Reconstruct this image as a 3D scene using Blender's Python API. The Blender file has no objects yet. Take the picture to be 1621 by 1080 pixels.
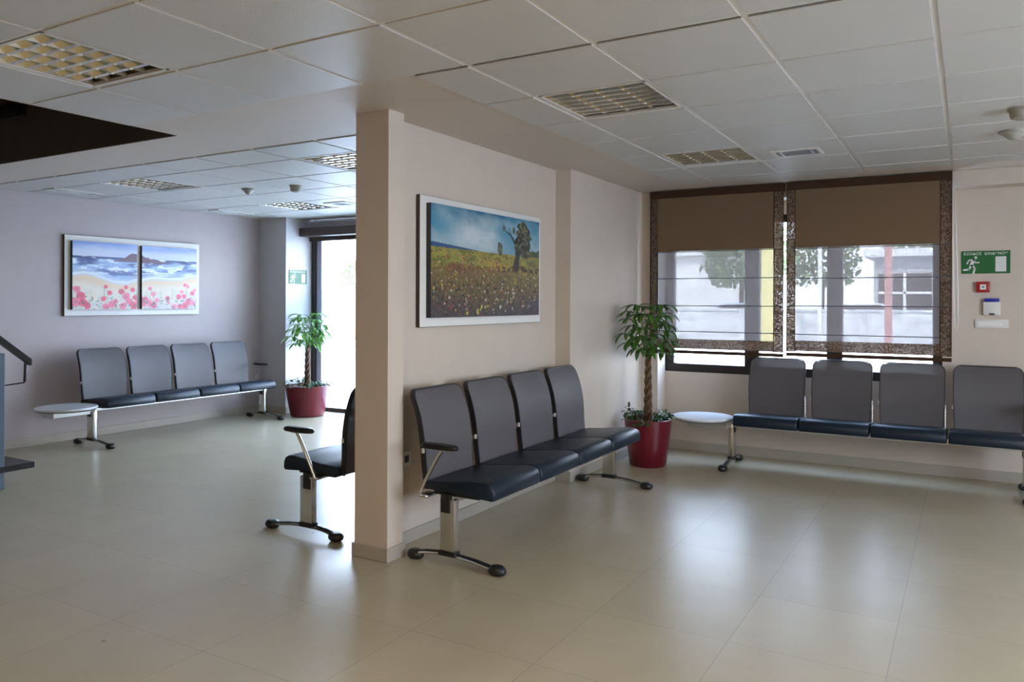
import bpy, bmesh, math, random
import numpy as np
from mathutils import Vector, Matrix
C = bpy.context.scene.collection
random.seed(7)
PI = math.pi
H = 1.4265       # eye height
ZC = 2.4705      # ceiling height

# ------------------------------------------------------------------ materials
def hexlin(r, g, b):
    f = lambda c: ((c/255+0.055)/1.055)**2.4 if c/255 > 0.04045 else c/255/12.92
    return (f(r), f(g), f(b), 1)
class NT:
    def __init__(s, m): s.t = m.node_tree; s.n = s.t.nodes; s.l = s.t.links
    def add(s, typ, **kw):
        n = s.n.new(typ)
        for k, v in kw.items():
            if k == 'ins':
                for a, b in v.items(): n.inputs[a].default_value = b
            else: setattr(n, k, v)
        return n
    def link(s, a, b): s.l.new(a, b)
def mat(name, col, rough=0.6, metal=0.0, spec=0.5, noise=0.0, nscale=6.0, bump=0.0, bscale=80.0, coat=0.0, emit=None, estr=0.0, sheen=0.0):
    m = bpy.data.materials.new(name); m.use_nodes = True
    t = NT(m); b = t.n['Principled BSDF']
    b.inputs['Base Color'].default_value = col if len(col) == 4 else (*col, 1)
    b.inputs['Roughness'].default_value = rough
    b.inputs['Metallic'].default_value = metal
    b.inputs['Specular IOR Level'].default_value = spec
    b.inputs['Coat Weight'].default_value = coat
    b.inputs['Sheen Weight'].default_value = sheen
    if emit: b.inputs['Emission Color'].default_value = (*emit, 1); b.inputs['Emission Strength'].default_value = estr
    tc = t.add('ShaderNodeTexCoord')
    if noise > 0:
        n = t.add('ShaderNodeTexNoise', ins={'Scale': nscale, 'Detail': 5.0})
        t.link(tc.outputs['Object'], n.inputs['Vector'])
        r = t.add('ShaderNodeMapRange', ins={'From Min': 0.3, 'From Max': 0.7, 'To Min': 1-noise, 'To Max': 1+noise})
        t.link(n.outputs['Fac'], r.inputs['Value'])
        mx = t.add('ShaderNodeVectorMath', operation='SCALE'); mx.inputs[0].default_value = b.inputs['Base Color'].default_value[:3]
        t.link(r.outputs['Result'], mx.inputs['Scale']); t.link(mx.outputs['Vector'], b.inputs['Base Color'])
    if bump > 0:
        n = t.add('ShaderNodeTexNoise', ins={'Scale': bscale, 'Detail': 3.0})
        t.link(tc.outputs['Object'], n.inputs['Vector'])
        bp = t.add('ShaderNodeBump', ins={'Strength': bump, 'Distance': 0.002})
        t.link(n.outputs['Fac'], bp.inputs['Height']); t.link(bp.outputs['Normal'], b.inputs['Normal'])
    return m
M = {}
M['wall_warm'] = mat('wall_warm', (0.59, 0.505, 0.425), 0.55, noise=0.02, bump=0.15, bscale=120)
M['wall_mauve'] = mat('wall_mauve', (0.43, 0.37, 0.365), 0.5, noise=0.02, bump=0.15, bscale=120)
M['soffit'] = mat('soffit', (0.62, 0.54, 0.47), 0.55, noise=0.015)
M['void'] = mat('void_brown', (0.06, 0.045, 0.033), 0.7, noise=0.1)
M['black_gloss'] = mat('black_gloss', (0.012, 0.012, 0.013), 0.3)
M['black'] = mat('black_plastic', (0.012, 0.012, 0.013), 0.42)
M['chrome'] = mat('chrome', (0.72, 0.71, 0.68), 0.22, metal=1.0)
M['alu'] = mat('alu', (0.62, 0.62, 0.62), 0.38, metal=0.85)
M['louvre'] = mat('louvre_alu', (0.62, 0.62, 0.56), 0.14, metal=1.0)
M['housing'] = mat('housing_alu', (0.16, 0.15, 0.11), 0.45, metal=0.6)
M['leather'] = mat('navy_leather', (0.007, 0.015, 0.028), 0.40, bump=0.12, bscale=300, spec=0.36)
M['seat_shell'] = mat('seat_shell', (0.010, 0.011, 0.013), 0.5)
M['white_lam'] = mat('white_laminate', (0.75, 0.77, 0.8), 0.18)
M['white'] = mat('white_paint', (0.82, 0.80, 0.77), 0.4)
M['white_pl'] = mat('white_plastic', (0.72, 0.69, 0.66), 0.4)
M['detector'] = mat('detector_plastic', (0.34, 0.32, 0.27), 0.5)
M['frame_edge'] = mat('frame_edge', (0.035, 0.022, 0.018), 0.5)
M['canvas_edge'] = mat('canvas_edge', (0.012, 0.013, 0.02), 0.5)
M['dark_frame'] = mat('dark_frame', (0.022, 0.016, 0.014), 0.4)
M['brown_box'] = mat('brown_box', (0.045, 0.026, 0.018), 0.5)
M['greyblue'] = mat('greyblue_metal', (0.13, 0.17, 0.22), 0.35, metal=0.3)
M['grey'] = mat('grey', (0.3, 0.3, 0.3), 0.5)
M['pot'] = mat('pot_red', (0.13, 0.002, 0.013), 0.32, coat=0.15)
M['soil'] = mat('soil', (0.03, 0.02, 0.012), 0.9, bump=1, bscale=60)
M['leaf_d'] = mat('leaf_dark', (0.055, 0.155, 0.018), 0.35, noise=0.5, nscale=9)
M['leaf_l'] = mat('leaf_light', (0.10, 0.26, 0.025), 0.35, noise=0.5, nscale=9)
M['ivy'] = mat('ivy', (0.03, 0.085, 0.02), 0.45, noise=0.6, nscale=25)
M['green'] = mat('sign_green', (0.003, 0.115, 0.025), 0.4)
M['green2'] = mat('sign_green_light', (0.0, 0.09, 0.035), 0.4)
M['sign_white'] = mat('sign_white', (0.75, 0.75, 0.75), 0.4)
M['red'] = mat('alarm_red', (0.35, 0.008, 0.012), 0.35)
M['blue'] = mat('blue_strip', (0.01, 0.01, 0.33), 0.35)
M['grey_dark'] = mat('grey_dark', (0.05, 0.055, 0.07), 0.4)
M['yellow'] = mat('yellow_paint', (0.75, 0.64, 0.25), 0.5)
M['redpost'] = mat('red_post', (0.45, 0.22, 0.19), 0.5)
M['concrete'] = mat('concrete', (0.74, 0.73, 0.70), 0.8, noise=0.12, nscale=0.8)
M['stone'] = mat('stone', (0.60, 0.60, 0.60), 0.85, noise=0.3, nscale=3.5)
M['house'] = mat('house', (0.40, 0.39, 0.40), 0.8, noise=0.1)
M['house_w'] = mat('house_white', (0.7, 0.68, 0.64), 0.8, noise=0.06, nscale=2)
M['win_dark'] = mat('dark_window', (0.06, 0.05, 0.05), 0.2)
M['tree'] = mat('tree_leaf', (0.17, 0.23, 0.10), 0.7, noise=0.5, nscale=1.5)
M['bark'] = mat('bark', (0.12, 0.08, 0.05), 0.8)
M['car'] = mat('car_paint', (0.42, 0.5, 0.6), 0.25, coat=0.5)
M['rubber'] = mat('rubber', (0.02, 0.02, 0.02), 0.7)
M['terra'] = mat('terracotta', (0.6, 0.2, 0.08), 0.7)
M['base'] = mat('skirting', (0.40, 0.36, 0.30), 0.35, noise=0.04)

def trunk_mat():
    m = mat('trunk', (0.11, 0.06, 0.03), 0.75, noise=0.6, nscale=40, bump=1, bscale=60); return m
M['trunk'] = trunk_mat()

def ceiling_mat():
    m = mat('ceiling_tile', (0.60, 0.585, 0.56), 0.42, noise=0.015, nscale=2, bump=0.35, bscale=160, spec=0.3)
    return m
M['tile'] = ceiling_mat()
M['tbar'] = mat('tbar', (0.76, 0.74, 0.72), 0.35)

def floor_mat():
    m = bpy.data.materials.new('floor_tiles'); m.use_nodes = True
    t = NT(m); b = t.n['Principled BSDF']
    geo = t.add('ShaderNodeNewGeometry'); sep = t.add('ShaderNodeSeparateXYZ'); t.link(geo.outputs['Position'], sep.inputs[0])
    def line(out, off, step, w):
        a = t.add('ShaderNodeMath', operation='SUBTRACT'); t.link(out, a.inputs[0]); a.inputs[1].default_value = off
        d = t.add('ShaderNodeMath', operation='DIVIDE'); t.link(a.outputs[0], d.inputs[0]); d.inputs[1].default_value = step
        pp = t.add('ShaderNodeMath', operation='PINGPONG'); t.link(d.outputs[0], pp.inputs[0]); pp.inputs[1].default_value = 0.5
        lt = t.add('ShaderNodeMath', operation='LESS_THAN'); t.link(pp.outputs[0], lt.inputs[0]); lt.inputs[1].default_value = w/step
        fl = t.add('ShaderNodeMath', operation='FLOOR'); t.link(d.outputs[0], fl.inputs[0])
        return lt.outputs[0], fl.outputs[0]
    lx, fx = line(sep.outputs['X'], -0.262, 0.603, 0.0016)
    ly, fy = line(sep.outputs['Y'], 2.09, 0.592, 0.0016)
    mx = t.add('ShaderNodeMath', operation='MAXIMUM'); t.link(lx, mx.inputs[0]); t.link(ly, mx.inputs[1])
    cv = t.add('ShaderNodeCombineXYZ'); t.link(fx, cv.inputs[0]); t.link(fy, cv.inputs[1])
    wn = t.add('ShaderNodeTexWhiteNoise', noise_dimensions='3D'); t.link(cv.outputs[0], wn.inputs['Vector'])
    n1 = t.add('ShaderNodeTexNoise', ins={'Scale': 3.2, 'Detail': 6.0}); t.link(geo.outputs['Position'], n1.inputs['Vector'])
    ramp = t.add('ShaderNodeValToRGB'); ramp.color_ramp.elements[0].position = 0.3; ramp.color_ramp.elements[1].position = 0.72
    ramp.color_ramp.elements[0].color = (0.415, 0.358, 0.245, 1); ramp.color_ramp.elements[1].color = (0.455, 0.396, 0.276, 1)
    t.link(n1.outputs['Fac'], ramp.inputs['Fac'])
    r = t.add('ShaderNodeMapRange', ins={'To Min': 0.96, 'To Max': 1.03}); t.link(wn.outputs['Value'], r.inputs['Value'])
    sc = t.add('ShaderNodeVectorMath', operation='SCALE'); t.link(ramp.outputs['Color'], sc.inputs[0]); t.link(r.outputs['Result'], sc.inputs['Scale'])
    mix = t.add('ShaderNodeMix', data_type='RGBA'); t.link(mx.outputs[0], mix.inputs['Factor'])
    t.link(sc.outputs['Vector'], mix.inputs['A']); mix.inputs['B'].default_value = (0.27, 0.23, 0.17, 1)
    t.link(mix.outputs['Result'], b.inputs['Base Color'])
    n2 = t.add('ShaderNodeTexNoise', ins={'Scale': 5.0, 'Detail': 4.0}); t.link(geo.outputs['Position'], n2.inputs['Vector'])
    rr = t.add('ShaderNodeMapRange', ins={'To Min': 0.25, 'To Max': 0.35}); t.link(n2.outputs['Fac'], rr.inputs['Value'])
    t.link(rr.outputs['Result'], b.inputs['Roughness'])
    b.inputs['Specular IOR Level'].default_value = 0.8
    return m
M['floor'] = floor_mat()

def glass_mat(name, tint=(1, 1, 1), refl=0.06, frost=0.0):
    m = bpy.data.materials.new(name); m.use_nodes = True
    t = NT(m); t.n.remove(t.n['Principled BSDF']); out = t.n['Material Output']
    tr = t.add('ShaderNodeBsdfTransparent', ins={'Color': (*tint, 1)})
    gl = t.add('ShaderNodeBsdfGlossy', ins={'Roughness': 0.02})
    mx = t.add('ShaderNodeMixShader', ins={'Fac': refl}); t.link(tr.outputs[0], mx.inputs[1]); t.link(gl.outputs[0], mx.inputs[2])
    last = mx
    if frost > 0:
        tl = t.add('ShaderNodeBsdfTranslucent', ins={'Color': (0.85, 0.93, 1, 1)})
        m2 = t.add('ShaderNodeMixShader', ins={'Fac': frost}); t.link(last.outputs[0], m2.inputs[1]); t.link(tl.outputs[0], m2.inputs[2]); last = m2
    t.link(last.outputs[0], out.inputs['Surface']); return m
M['glass'] = glass_mat('glass_clear')
M['frost'] = glass_mat('glass_frosted', frost=0.75)

def fabric_mat(name, col, transp, transl=0.3, weave=None, col2=None):
    m = bpy.data.materials.new(name); m.use_nodes = True
    t = NT(m); t.n.remove(t.n['Principled BSDF']); out = t.n['Material Output']
    df = t.add('ShaderNodeBsdfDiffuse', ins={'Color': (*col, 1)}); tl = t.add('ShaderNodeBsdfTranslucent', ins={'Color': (*col, 1)})
    m1 = t.add('ShaderNodeMixShader', ins={'Fac': transl}); t.link(df.outputs[0], m1.inputs[1]); t.link(tl.outputs[0], m1.inputs[2])
    tr = t.add('ShaderNodeBsdfTransparent')
    m2 = t.add('ShaderNodeMixShader', ins={'Fac': transp}); t.link(m1.outputs[0], m2.inputs[1]); t.link(tr.outputs[0], m2.inputs[2])
    if weave:
        tc = t.add('ShaderNodeTexCoord')
        mp = t.add('ShaderNodeMapping', ins={'Scale': weave}); t.link(tc.outputs['Object'], mp.inputs['Vector'])
        n = t.add('ShaderNodeTexNoise', ins={'Scale': 1.0, 'Detail': 2.0}); t.link(mp.outputs[0], n.inputs['Vector'])
        rp = t.add('ShaderNodeValToRGB'); rp.color_ramp.elements[0].position = 0.42; rp.color_ramp.elements[1].position = 0.62
        rp.color_ramp.elements[0].color = (*col, 1); rp.color_ramp.elements[1].color = (*col2, 1)
        t.link(n.outputs['Fac'], rp.inputs['Fac']); t.link(rp.outputs[0], df.inputs['Color']); t.link(rp.outputs[0], tl.inputs['Color'])
        mr = t.add('ShaderNodeMapRange', ins={'From Min': 0.5, 'From Max': 0.66, 'To Min': transp*0.3, 'To Max': min(1, transp*2.5)})
        t.link(n.outputs['Fac'], mr.inputs['Value']); t.link(mr.outputs[0], m2.inputs['Fac'])
    t.link(m2.outputs[0], out.inputs['Surface']); return m
M['blind_opaque'] = fabric_mat('blind_opaque', (0.19, 0.125, 0.078), 0.0, 0.12)
M['blind_sheer'] = fabric_mat('blind_sheer', (0.155, 0.130, 0.120), 0.27, 0.45)
M['blind_band'] = fabric_mat('blind_band', (0.085, 0.05, 0.032), 0.10, 0.4, (90, 90, 120), (0.25, 0.18, 0.13))
M['blind_hem'] = fabric_mat('blind_hem', (0.07, 0.04, 0.026), 0.0, 0.2)

def mesh_back_mat():
    m = bpy.data.materials.new('mesh_fabric'); m.use_nodes = True
    t = NT(m); b = t.n['Principled BSDF']; out = t.n['Material Output']
    b.inputs['Base Color'].default_value = (0.095, 0.086, 0.091, 1); b.inputs['Roughness'].default_value = 0.5
    b.inputs['Sheen Weight'].default_value = 0.15
    tc = t.add('ShaderNodeTexCoord'); w = t.add('ShaderNodeTexWave', ins={'Scale': 90.0}); w.bands_direction = 'X'
    t.link(tc.outputs['Object'], w.inputs['Vector'])
    w2 = t.add('ShaderNodeTexWave', ins={'Scale': 90.0}); w2.bands_direction = 'Z'; t.link(tc.outputs['Object'], w2.inputs['Vector'])
    mu = t.add('ShaderNodeMath', operation='MULTIPLY'); t.link(w.outputs['Fac'], mu.inputs[0]); t.link(w2.outputs['Fac'], mu.inputs[1])
    bp = t.add('ShaderNodeBump', ins={'Strength': 0.25, 'Distance': 0.001}); t.link(mu.outputs[0], bp.inputs['Height']); t.link(bp.outputs['Normal'], b.inputs['Normal'])
    tr = t.add('ShaderNodeBsdfTransparent'); mx = t.add('ShaderNodeMixShader', ins={'Fac': 0.07})
    t.link(b.outputs[0], mx.inputs[1]); t.link(tr.outputs[0], mx.inputs[2]); t.link(mx.outputs[0], out.inputs['Surface'])
    return m
M['mesh_back'] = mesh_back_mat()

def attr_mat(name, rough=0.45):
    m = bpy.data.materials.new(name); m.use_nodes = True
    t = NT(m); b = t.n['Principled BSDF']; a = t.add('ShaderNodeAttribute', attribute_name='Col')
    t.link(a.outputs['Color'], b.inputs['Base Color']); b.inputs['Roughness'].default_value = rough
    n = t.add('ShaderNodeTexNoise', ins={'Scale': 60.0, 'Detail': 4.0}); tc = t.add('ShaderNodeTexCoord'); t.link(tc.outputs['Object'], n.inputs['Vector'])
    bp = t.add('ShaderNodeBump', ins={'Strength': 0.3, 'Distance': 0.002}); t.link(n.outputs['Fac'], bp.inputs['Height']); t.link(bp.outputs['Normal'], b.inputs['Normal'])
    return m
M['paint'] = attr_mat('oil_paint')

# ------------------------------------------------------------------ mesh helpers
def box(bm, x0, x1, y0, y1, z0, z1, bev=0.0, seg=2, mtx=None):
    r = bmesh.ops.create_cube(bm, size=1.0)
    vs = r['verts']
    for v in vs:
        v.co = Vector(((x0+x1)/2+v.co.x*(x1-x0), (y0+y1)/2+v.co.y*(y1-y0), (z0+z1)/2+v.co.z*(z1-z0)))
    if bev > 0:
        es = list({e for v in vs for e in v.link_edges})
        r2 = bmesh.ops.bevel(bm, geom=es, offset=bev, segments=seg, affect='EDGES', profile=0.5)
        vs = list({v for f in r2['faces'] for v in f.verts} | {v for v in vs if v.is_valid})
    if mtx is not None:
        bmesh.ops.transform(bm, matrix=mtx, verts=[v for v in vs if v.is_valid])
    return vs
def prism(bm, pts, fn):
    """pts 2D polygon; fn(p, t) -> Vector for t=0/1"""
    a = [bm.verts.new(fn(p, 0)) for p in pts]; b = [bm.verts.new(fn(p, 1)) for p in pts]
    n = len(pts)
    fs = [bm.faces.new(a), bm.faces.new(b[::-1])]
    for i in range(n): fs.append(bm.faces.new([a[i], b[i], b[(i+1) % n], a[(i+1) % n]]))
    bmesh.ops.recalc_face_normals(bm, faces=fs)
    return a+b
def tube(bm, pts, rad, n=10, sx=1.0, sy=1.0, up=Vector((0, 0, 1)), cap=True):
    pts = [Vector(p) for p in pts]
    if not isinstance(rad, (list, tuple)): rad = [rad]*len(pts)
    rings = []
    for i, p in enumerate(pts):
        d = (pts[min(i+1, len(pts)-1)]-pts[max(i-1, 0)]).normalized()
        u = up if abs(d.dot(up)) < 0.95 else Vector((0, 1, 0))
        s = d.cross(u).normalized(); t = s.cross(d).normalized()
        rings.append([bm.verts.new(p+s*math.cos(a)*rad[i]*sx+t*math.sin(a)*rad[i]*sy) for a in [2*PI*k/n for k in range(n)]])
    for i in range(len(rings)-1):
        for k in range(n):
            bm.faces.new([rings[i][k], rings[i][(k+1) % n], rings[i+1][(k+1) % n], rings[i+1][k]])
    if cap:
        bm.faces.new(rings[0][::-1]); bm.faces.new(rings[-1])
def lathe(bm, prof, n=48, c=(0, 0), cap=True):
    rings = []
    for r, z in prof:
        rings.append([bm.verts.new((c[0]+r*math.cos(2*PI*k/n), c[1]+r*math.sin(2*PI*k/n), z)) for k in range(n)])
    for i in range(len(rings)-1):
        for k in range(n): bm.faces.new([rings[i][k], rings[i][(k+1) % n], rings[i+1][(k+1) % n], rings[i+1][k]])
    if cap: bm.faces.new(rings[0][::-1]); bm.faces.new(rings[-1])
def mk(name, bm, m, parent=None, smooth=35, recalc=True):
    if recalc: bmesh.ops.recalc_face_normals(bm, faces=bm.faces[:])
    me = bpy.data.meshes.new(name); bm.to_mesh(me); bm.free()
    ms = m if isinstance(m, (list, tuple)) else [m]
    for q in ms: me.materials.append(M[q] if isinstance(q, str) else q)
    if smooth:
        for p in me.polygons: p.use_smooth = True
        me.set_sharp_from_angle(angle=math.radians(smooth))
    o = bpy.data.objects.new(name, me); C.objects.link(o)
    if parent: o.parent = parent
    return o
def struct(o): o['kind'] = 'structure'; return o
def tag(o, label, cat, group=None, kind=None):
    o['label'] = label; o['category'] = cat
    if group: o['group'] = group
    if kind: o['kind'] = kind
    return o
def thing(name, label, cat, loc=(0, 0, 0), rz=0.0, group=None):
    o = bpy.data.objects.new(name, None); C.objects.link(o); o.location = loc; o.rotation_euler = (0, 0, rz)
    o.empty_display_size = 0.1
    return tag(o, label, cat, group)
def plabel(o, l): o['label'] = l; return o
def copy_tree(o, parent=None):
    c = o.copy(); C.objects.link(c); c.parent = parent
    for ch in [x for x in bpy.data.objects if x.parent == o]: copy_tree(ch, c)
    return c
NB = bmesh.new

# ------------------------------------------------------------------ shell
XL, XR, YF, YB = -7.85, 3.2, -5.0, 7.3
bm = NB(); box(bm, XL-0.1, XR+0.1, YF-0.1, 7.62, -0.12, 0.0)
struct(mk('floor', bm, 'floor', smooth=0))

# walls
bm = NB(); box(bm, XL-0.12, XL, YF-0.1, 7.6, 0, ZC+1.9)
struct(mk('wall_left', bm, 'wall_mauve', smooth=0))
# partition
XPL, XPR, XW = -2.955, -2.722, -2.84
bm = NB()
box(bm, XPL, XPR, 3.31, 3.445, 0, ZC)
box(bm, XPL, XW, 3.445, 5.53, 0, ZC)
box(bm, XPL, XPR+0.014, 5.53, 7.62, 0, ZC)
struct(mk('wall_partition', bm, 'wall_warm', smooth=0))
# window wall (right room)
WX0, WX1, WZ0, WZ1 = -2.575, -0.178, 0.75, 2.22
bm = NB()
box(bm, XPR, WX0, YB, 7.5, 0, ZC)
box(bm, WX0, WX1, YB, 7.5, 0, WZ0)
box(bm, WX0, WX1, YB, 7.5, WZ1, ZC)
box(bm, WX1, XR+0.1, YB, 7.5, 0, ZC)
box(bm, XPR, -2.545, 7.09, YB, 0, ZC)          # corner column
box(bm, -2.545, XR, 7.10, YB, 2.345, ZC)      # beam over the window
struct(mk('wall_back', bm, 'wall_warm', smooth=0))
# left room back wall
bm = NB()
box(bm, XL, -7.38, 6.98, 7.6, 0, ZC)
box(bm, -7.38, XPL, 7.40, 7.6, 2.28, ZC)
box(bm, -3.4, XPL, 7.40, 7.6, 0, 2.28)
struct(mk('wall_back_left', bm, mat('wall_grey', (0.52, 0.50, 0.51), 0.55, noise=0.02), smooth=0))
# right wall with big windows
bm = NB()
box(bm, XR, XR+0.12, YF, YB, 0, 0.8); box(bm, XR, XR+0.12, YF, YB, 2.2, ZC)
for a, b in ((YF, 1.6), (4.6, YB)): box(bm, XR, XR+0.12, a, b, 0.8, 2.2)
struct(mk('wall_right', bm, 'wall_warm', smooth=0))
bm = NB()
box(bm, XL, XR, YF-0.12, YF, 0, 0.3); box(bm, XL, XR, YF-0.12, YF, 2.3, ZC)
box(bm, XL, XR, YF-0.12, YF, 0.3, 2.3)
struct(mk('wall_front', bm, 'wall_warm', smooth=0))

# skirting
def skirt(name, rects, z=0.075, m='base'):
    bm = NB()
    for r in rects: box(bm, *r, 0, z, 0.003, 1)
    return struct(mk(name, bm, m, smooth=0))
t_ = 0.013
skirt('baseboard_partition', [(XPL-t_, XPR+t_, 3.31-t_, 3.31), (XPR, XPR+t_, 3.31, 3.445+t_), (XW, XPR, 3.445, 3.445+t_),
      (XW, XW+t_, 3.445+t_, 5.53-t_), (XW, XPR+0.014+t_, 5.53-t_, 5.53), (XPR+0.014, XPR+0.014+t_, 5.53, 7.09), (XPL-t_, XPL, 3.31, 7.4)])
skirt('baseboard_back', [(XPR, -2.545+t_, 7.09-t_, 7.09), (-2.545, -2.545+t_, 7.09, 7.3), (-2.545+t_, XR, 7.3-t_, 7.3)], 0.09)
skirt('baseboard_left', [(XL, XL+t_, YF, 6.98-t_), (XL, -7.38+t_, 6.98-t_, 6.98), (-7.38, -7.38+t_, 6.98, 7.38)], 0.085)

# ------------------------------------------------------------------ ceiling
GX0, GY0, S = -3.706, 2.867, 0.6
LGX, LGY = -6.08, 4.12
fixtures_main = {(0, -2): 1, (3, 1): 1, (3, 4): 1, (3, -3): 1, (3, -2): 0}
bm = NB(); bt = NB()
def soff(x0, x1, y0, y1): box(bm, x0, x1, y0, y1, ZC, ZC+0.12)
soff(XL, -4.34, 3.195, 3.72); soff(-4.34, -2.22, GY0, 3.72); soff(XPL, -2.22, 3.72, 7.4); soff(-2.22, XR, 6.73, 7.4)
soff(-4.345, -4.306, YF, GY0)
struct(mk('ceiling', bm, 'soffit', smooth=0))
bm = NB()
def tiles(x0, x1, y0, y1, gx, gy, skip):
    e = 0.0
    i0 = math.floor((x0-gx)/S-1e-6); i1 = math.ceil((x1-gx)/S+1e-6); j0 = math.floor((y0-gy)/S-1e-6); j1 = math.ceil((y1-gy)/S+1e-6)
    for i in range(i0, i1+1):
        for j in range(j0, j1+1):
            a0 = max(x0, gx+i*S)+0.012; a1 = min(x1, gx+(i+1)*S)-0.012
            b0 = max(y0, gy+j*S)+0.012; b1 = min(y1, gy+(j+1)*S)-0.012
            if a1-a0 < 0.02 or b1-b0 < 0.02 or (i, j) in skip: continue
            box(bm, a0, a1, b0, b1, ZC-0.006, ZC+0.004)
    for i in range(i0, i1+1):
        x = gx+i*S
        if x0-1e-3 <= x <= x1+1e-3: box(bt, x-0.0135, x+0.0135, y0, y1, ZC, ZC+0.003)
    for j in range(j0, j1+1):
        y = gy+j*S
        if y0-1e-3 <= y <= y1+1e-3: box(bt, x0, x1, y-0.0135, y+0.0135, ZC+0.0002, ZC+0.0032)
tiles(-4.306, XR, YF, GY0, GX0, GY0, {(0, -2), (4, -2)})
tiles(-2.22, XR, GY0, 6.73, GX0, GY0, {(3, 1), (3, 4)})
tiles(XL, XPL, 3.72, 7.4, LGX, LGY, {(-1, 0), (3, 0), (-1, 3)})
struct(mk('ceiling_tiles', bm, 'tile', smooth=0)).name = 'ceiling.001'
struct(mk('ceiling', bt, 'tbar', smooth=0)).name = 'ceiling.002'
# roof slab and stairwell void
bm = NB()
box(bm, -4.345, XR+0.12, YF-0.12, 7.6, ZC+0.30, ZC+0.45); box(bm, XL-0.12, -4.34, 3.23, 7.6, ZC+0.30, ZC+0.45)
struct(mk('ceiling', bm, 'grey', smooth=0)).name = 'ceiling.003'
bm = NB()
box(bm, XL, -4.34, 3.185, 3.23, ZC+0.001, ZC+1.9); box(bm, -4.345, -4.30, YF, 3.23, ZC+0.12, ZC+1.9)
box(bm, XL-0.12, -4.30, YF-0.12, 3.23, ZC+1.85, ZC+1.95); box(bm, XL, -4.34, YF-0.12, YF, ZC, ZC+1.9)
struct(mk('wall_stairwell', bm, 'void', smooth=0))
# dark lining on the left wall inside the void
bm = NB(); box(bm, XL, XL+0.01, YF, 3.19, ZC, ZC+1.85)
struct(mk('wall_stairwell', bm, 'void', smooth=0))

# ------------------------------------------------------------------ ceiling fixtures
def make_louvre(name, label, x, y, group='recessed louvred ceiling lights'):
    """x,y = lower corner of the 0.6 cell"""
    t = thing(name, label, 'ceiling light', (x+0.3, y+0.3, ZC), 0, group)
    h = 0.284
    b = NB()
    for a in ((-h, h, -h, -h+0.016), (-h, h, h-0.016, h), (-h, -h+0.012, -h, h), (h-0.012, h, -h, h)): box(b, *a, -0.004, 0.012, 0.001, 1)
    mk('frame', b, 'tbar', t, 0)
    b = NB()
    box(b, -h, h, -h, h, 0.085, 0.09)
    for a in ((-h, h, -h, -h+0.006), (-h, h, h-0.006, h), (-h, -h+0.006, -h, h), (h-0.006, h, -h, h)): box(b, *a, 0.0, 0.088)
    mk('housing', b, 'housing', t, 0)
    b = NB(); hi = h-0.014
    nl = 4
    for k in range(nl+1):                       # V shaped lengthwise reflectors
        xx = -hi+2*hi*k/nl
        w = 0.013
        pts = [(xx-w, 0.042), (xx-w*0.35, 0.015), (xx, 0.0), (xx+w*0.35, 0.015), (xx+w, 0.042)]
        if k == 0: pts = [(-hi, 0.042), (-hi, 0.0), (xx+w*0.35, 0.015), (xx+w, 0.042)]
        if k == nl: pts = [(xx-w, 0.042), (xx-w*0.35, 0.015), (hi, 0.0), (hi, 0.042)]
        prism(b, pts, lambda p, s: Vector((p[0], -hi if s == 0 else hi, p[1])))
    nc = 7
    for k in range(1, nc):
        yy = -hi+2*hi*k/nc
        pts = [(yy-0.018, 0.040), (yy-0.010, 0.0005), (yy+0.010, 0.0005), (yy+0.018, 0.040)]
        prism(b, pts, lambda p, s: Vector((-hi if s == 0 else hi, p[0], p[1])))
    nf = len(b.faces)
    for k in range(1, nl):  # white caps added at the blade crossings, standing in for bright glints
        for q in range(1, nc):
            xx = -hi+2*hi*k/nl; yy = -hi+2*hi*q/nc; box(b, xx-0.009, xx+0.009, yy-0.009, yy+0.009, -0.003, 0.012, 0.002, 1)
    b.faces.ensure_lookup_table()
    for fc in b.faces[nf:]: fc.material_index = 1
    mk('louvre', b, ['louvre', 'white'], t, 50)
    for k in range(nl):
        b = NB(); xx = -hi+2*hi*(k+0.5)/nl
        tube(b, [(xx, -hi+0.01, 0.06), (xx, hi-0.01, 0.06)], 0.013, 12)
        mk('tube', b, 'white_pl', t, 40)
    return t
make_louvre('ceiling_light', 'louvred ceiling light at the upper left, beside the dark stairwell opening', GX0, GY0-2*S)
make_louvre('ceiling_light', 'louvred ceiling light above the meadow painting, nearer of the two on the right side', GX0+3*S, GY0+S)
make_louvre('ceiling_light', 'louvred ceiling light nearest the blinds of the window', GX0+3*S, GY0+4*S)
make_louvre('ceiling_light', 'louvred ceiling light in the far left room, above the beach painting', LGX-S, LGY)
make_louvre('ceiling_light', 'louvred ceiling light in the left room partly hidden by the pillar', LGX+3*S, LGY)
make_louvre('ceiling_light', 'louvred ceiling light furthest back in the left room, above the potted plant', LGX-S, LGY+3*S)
make_louvre('ceiling_light', 'grey fixture just peeping in at the top edge over the pillar', GX0+4*S-0.0, GY0-2*S)

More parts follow.
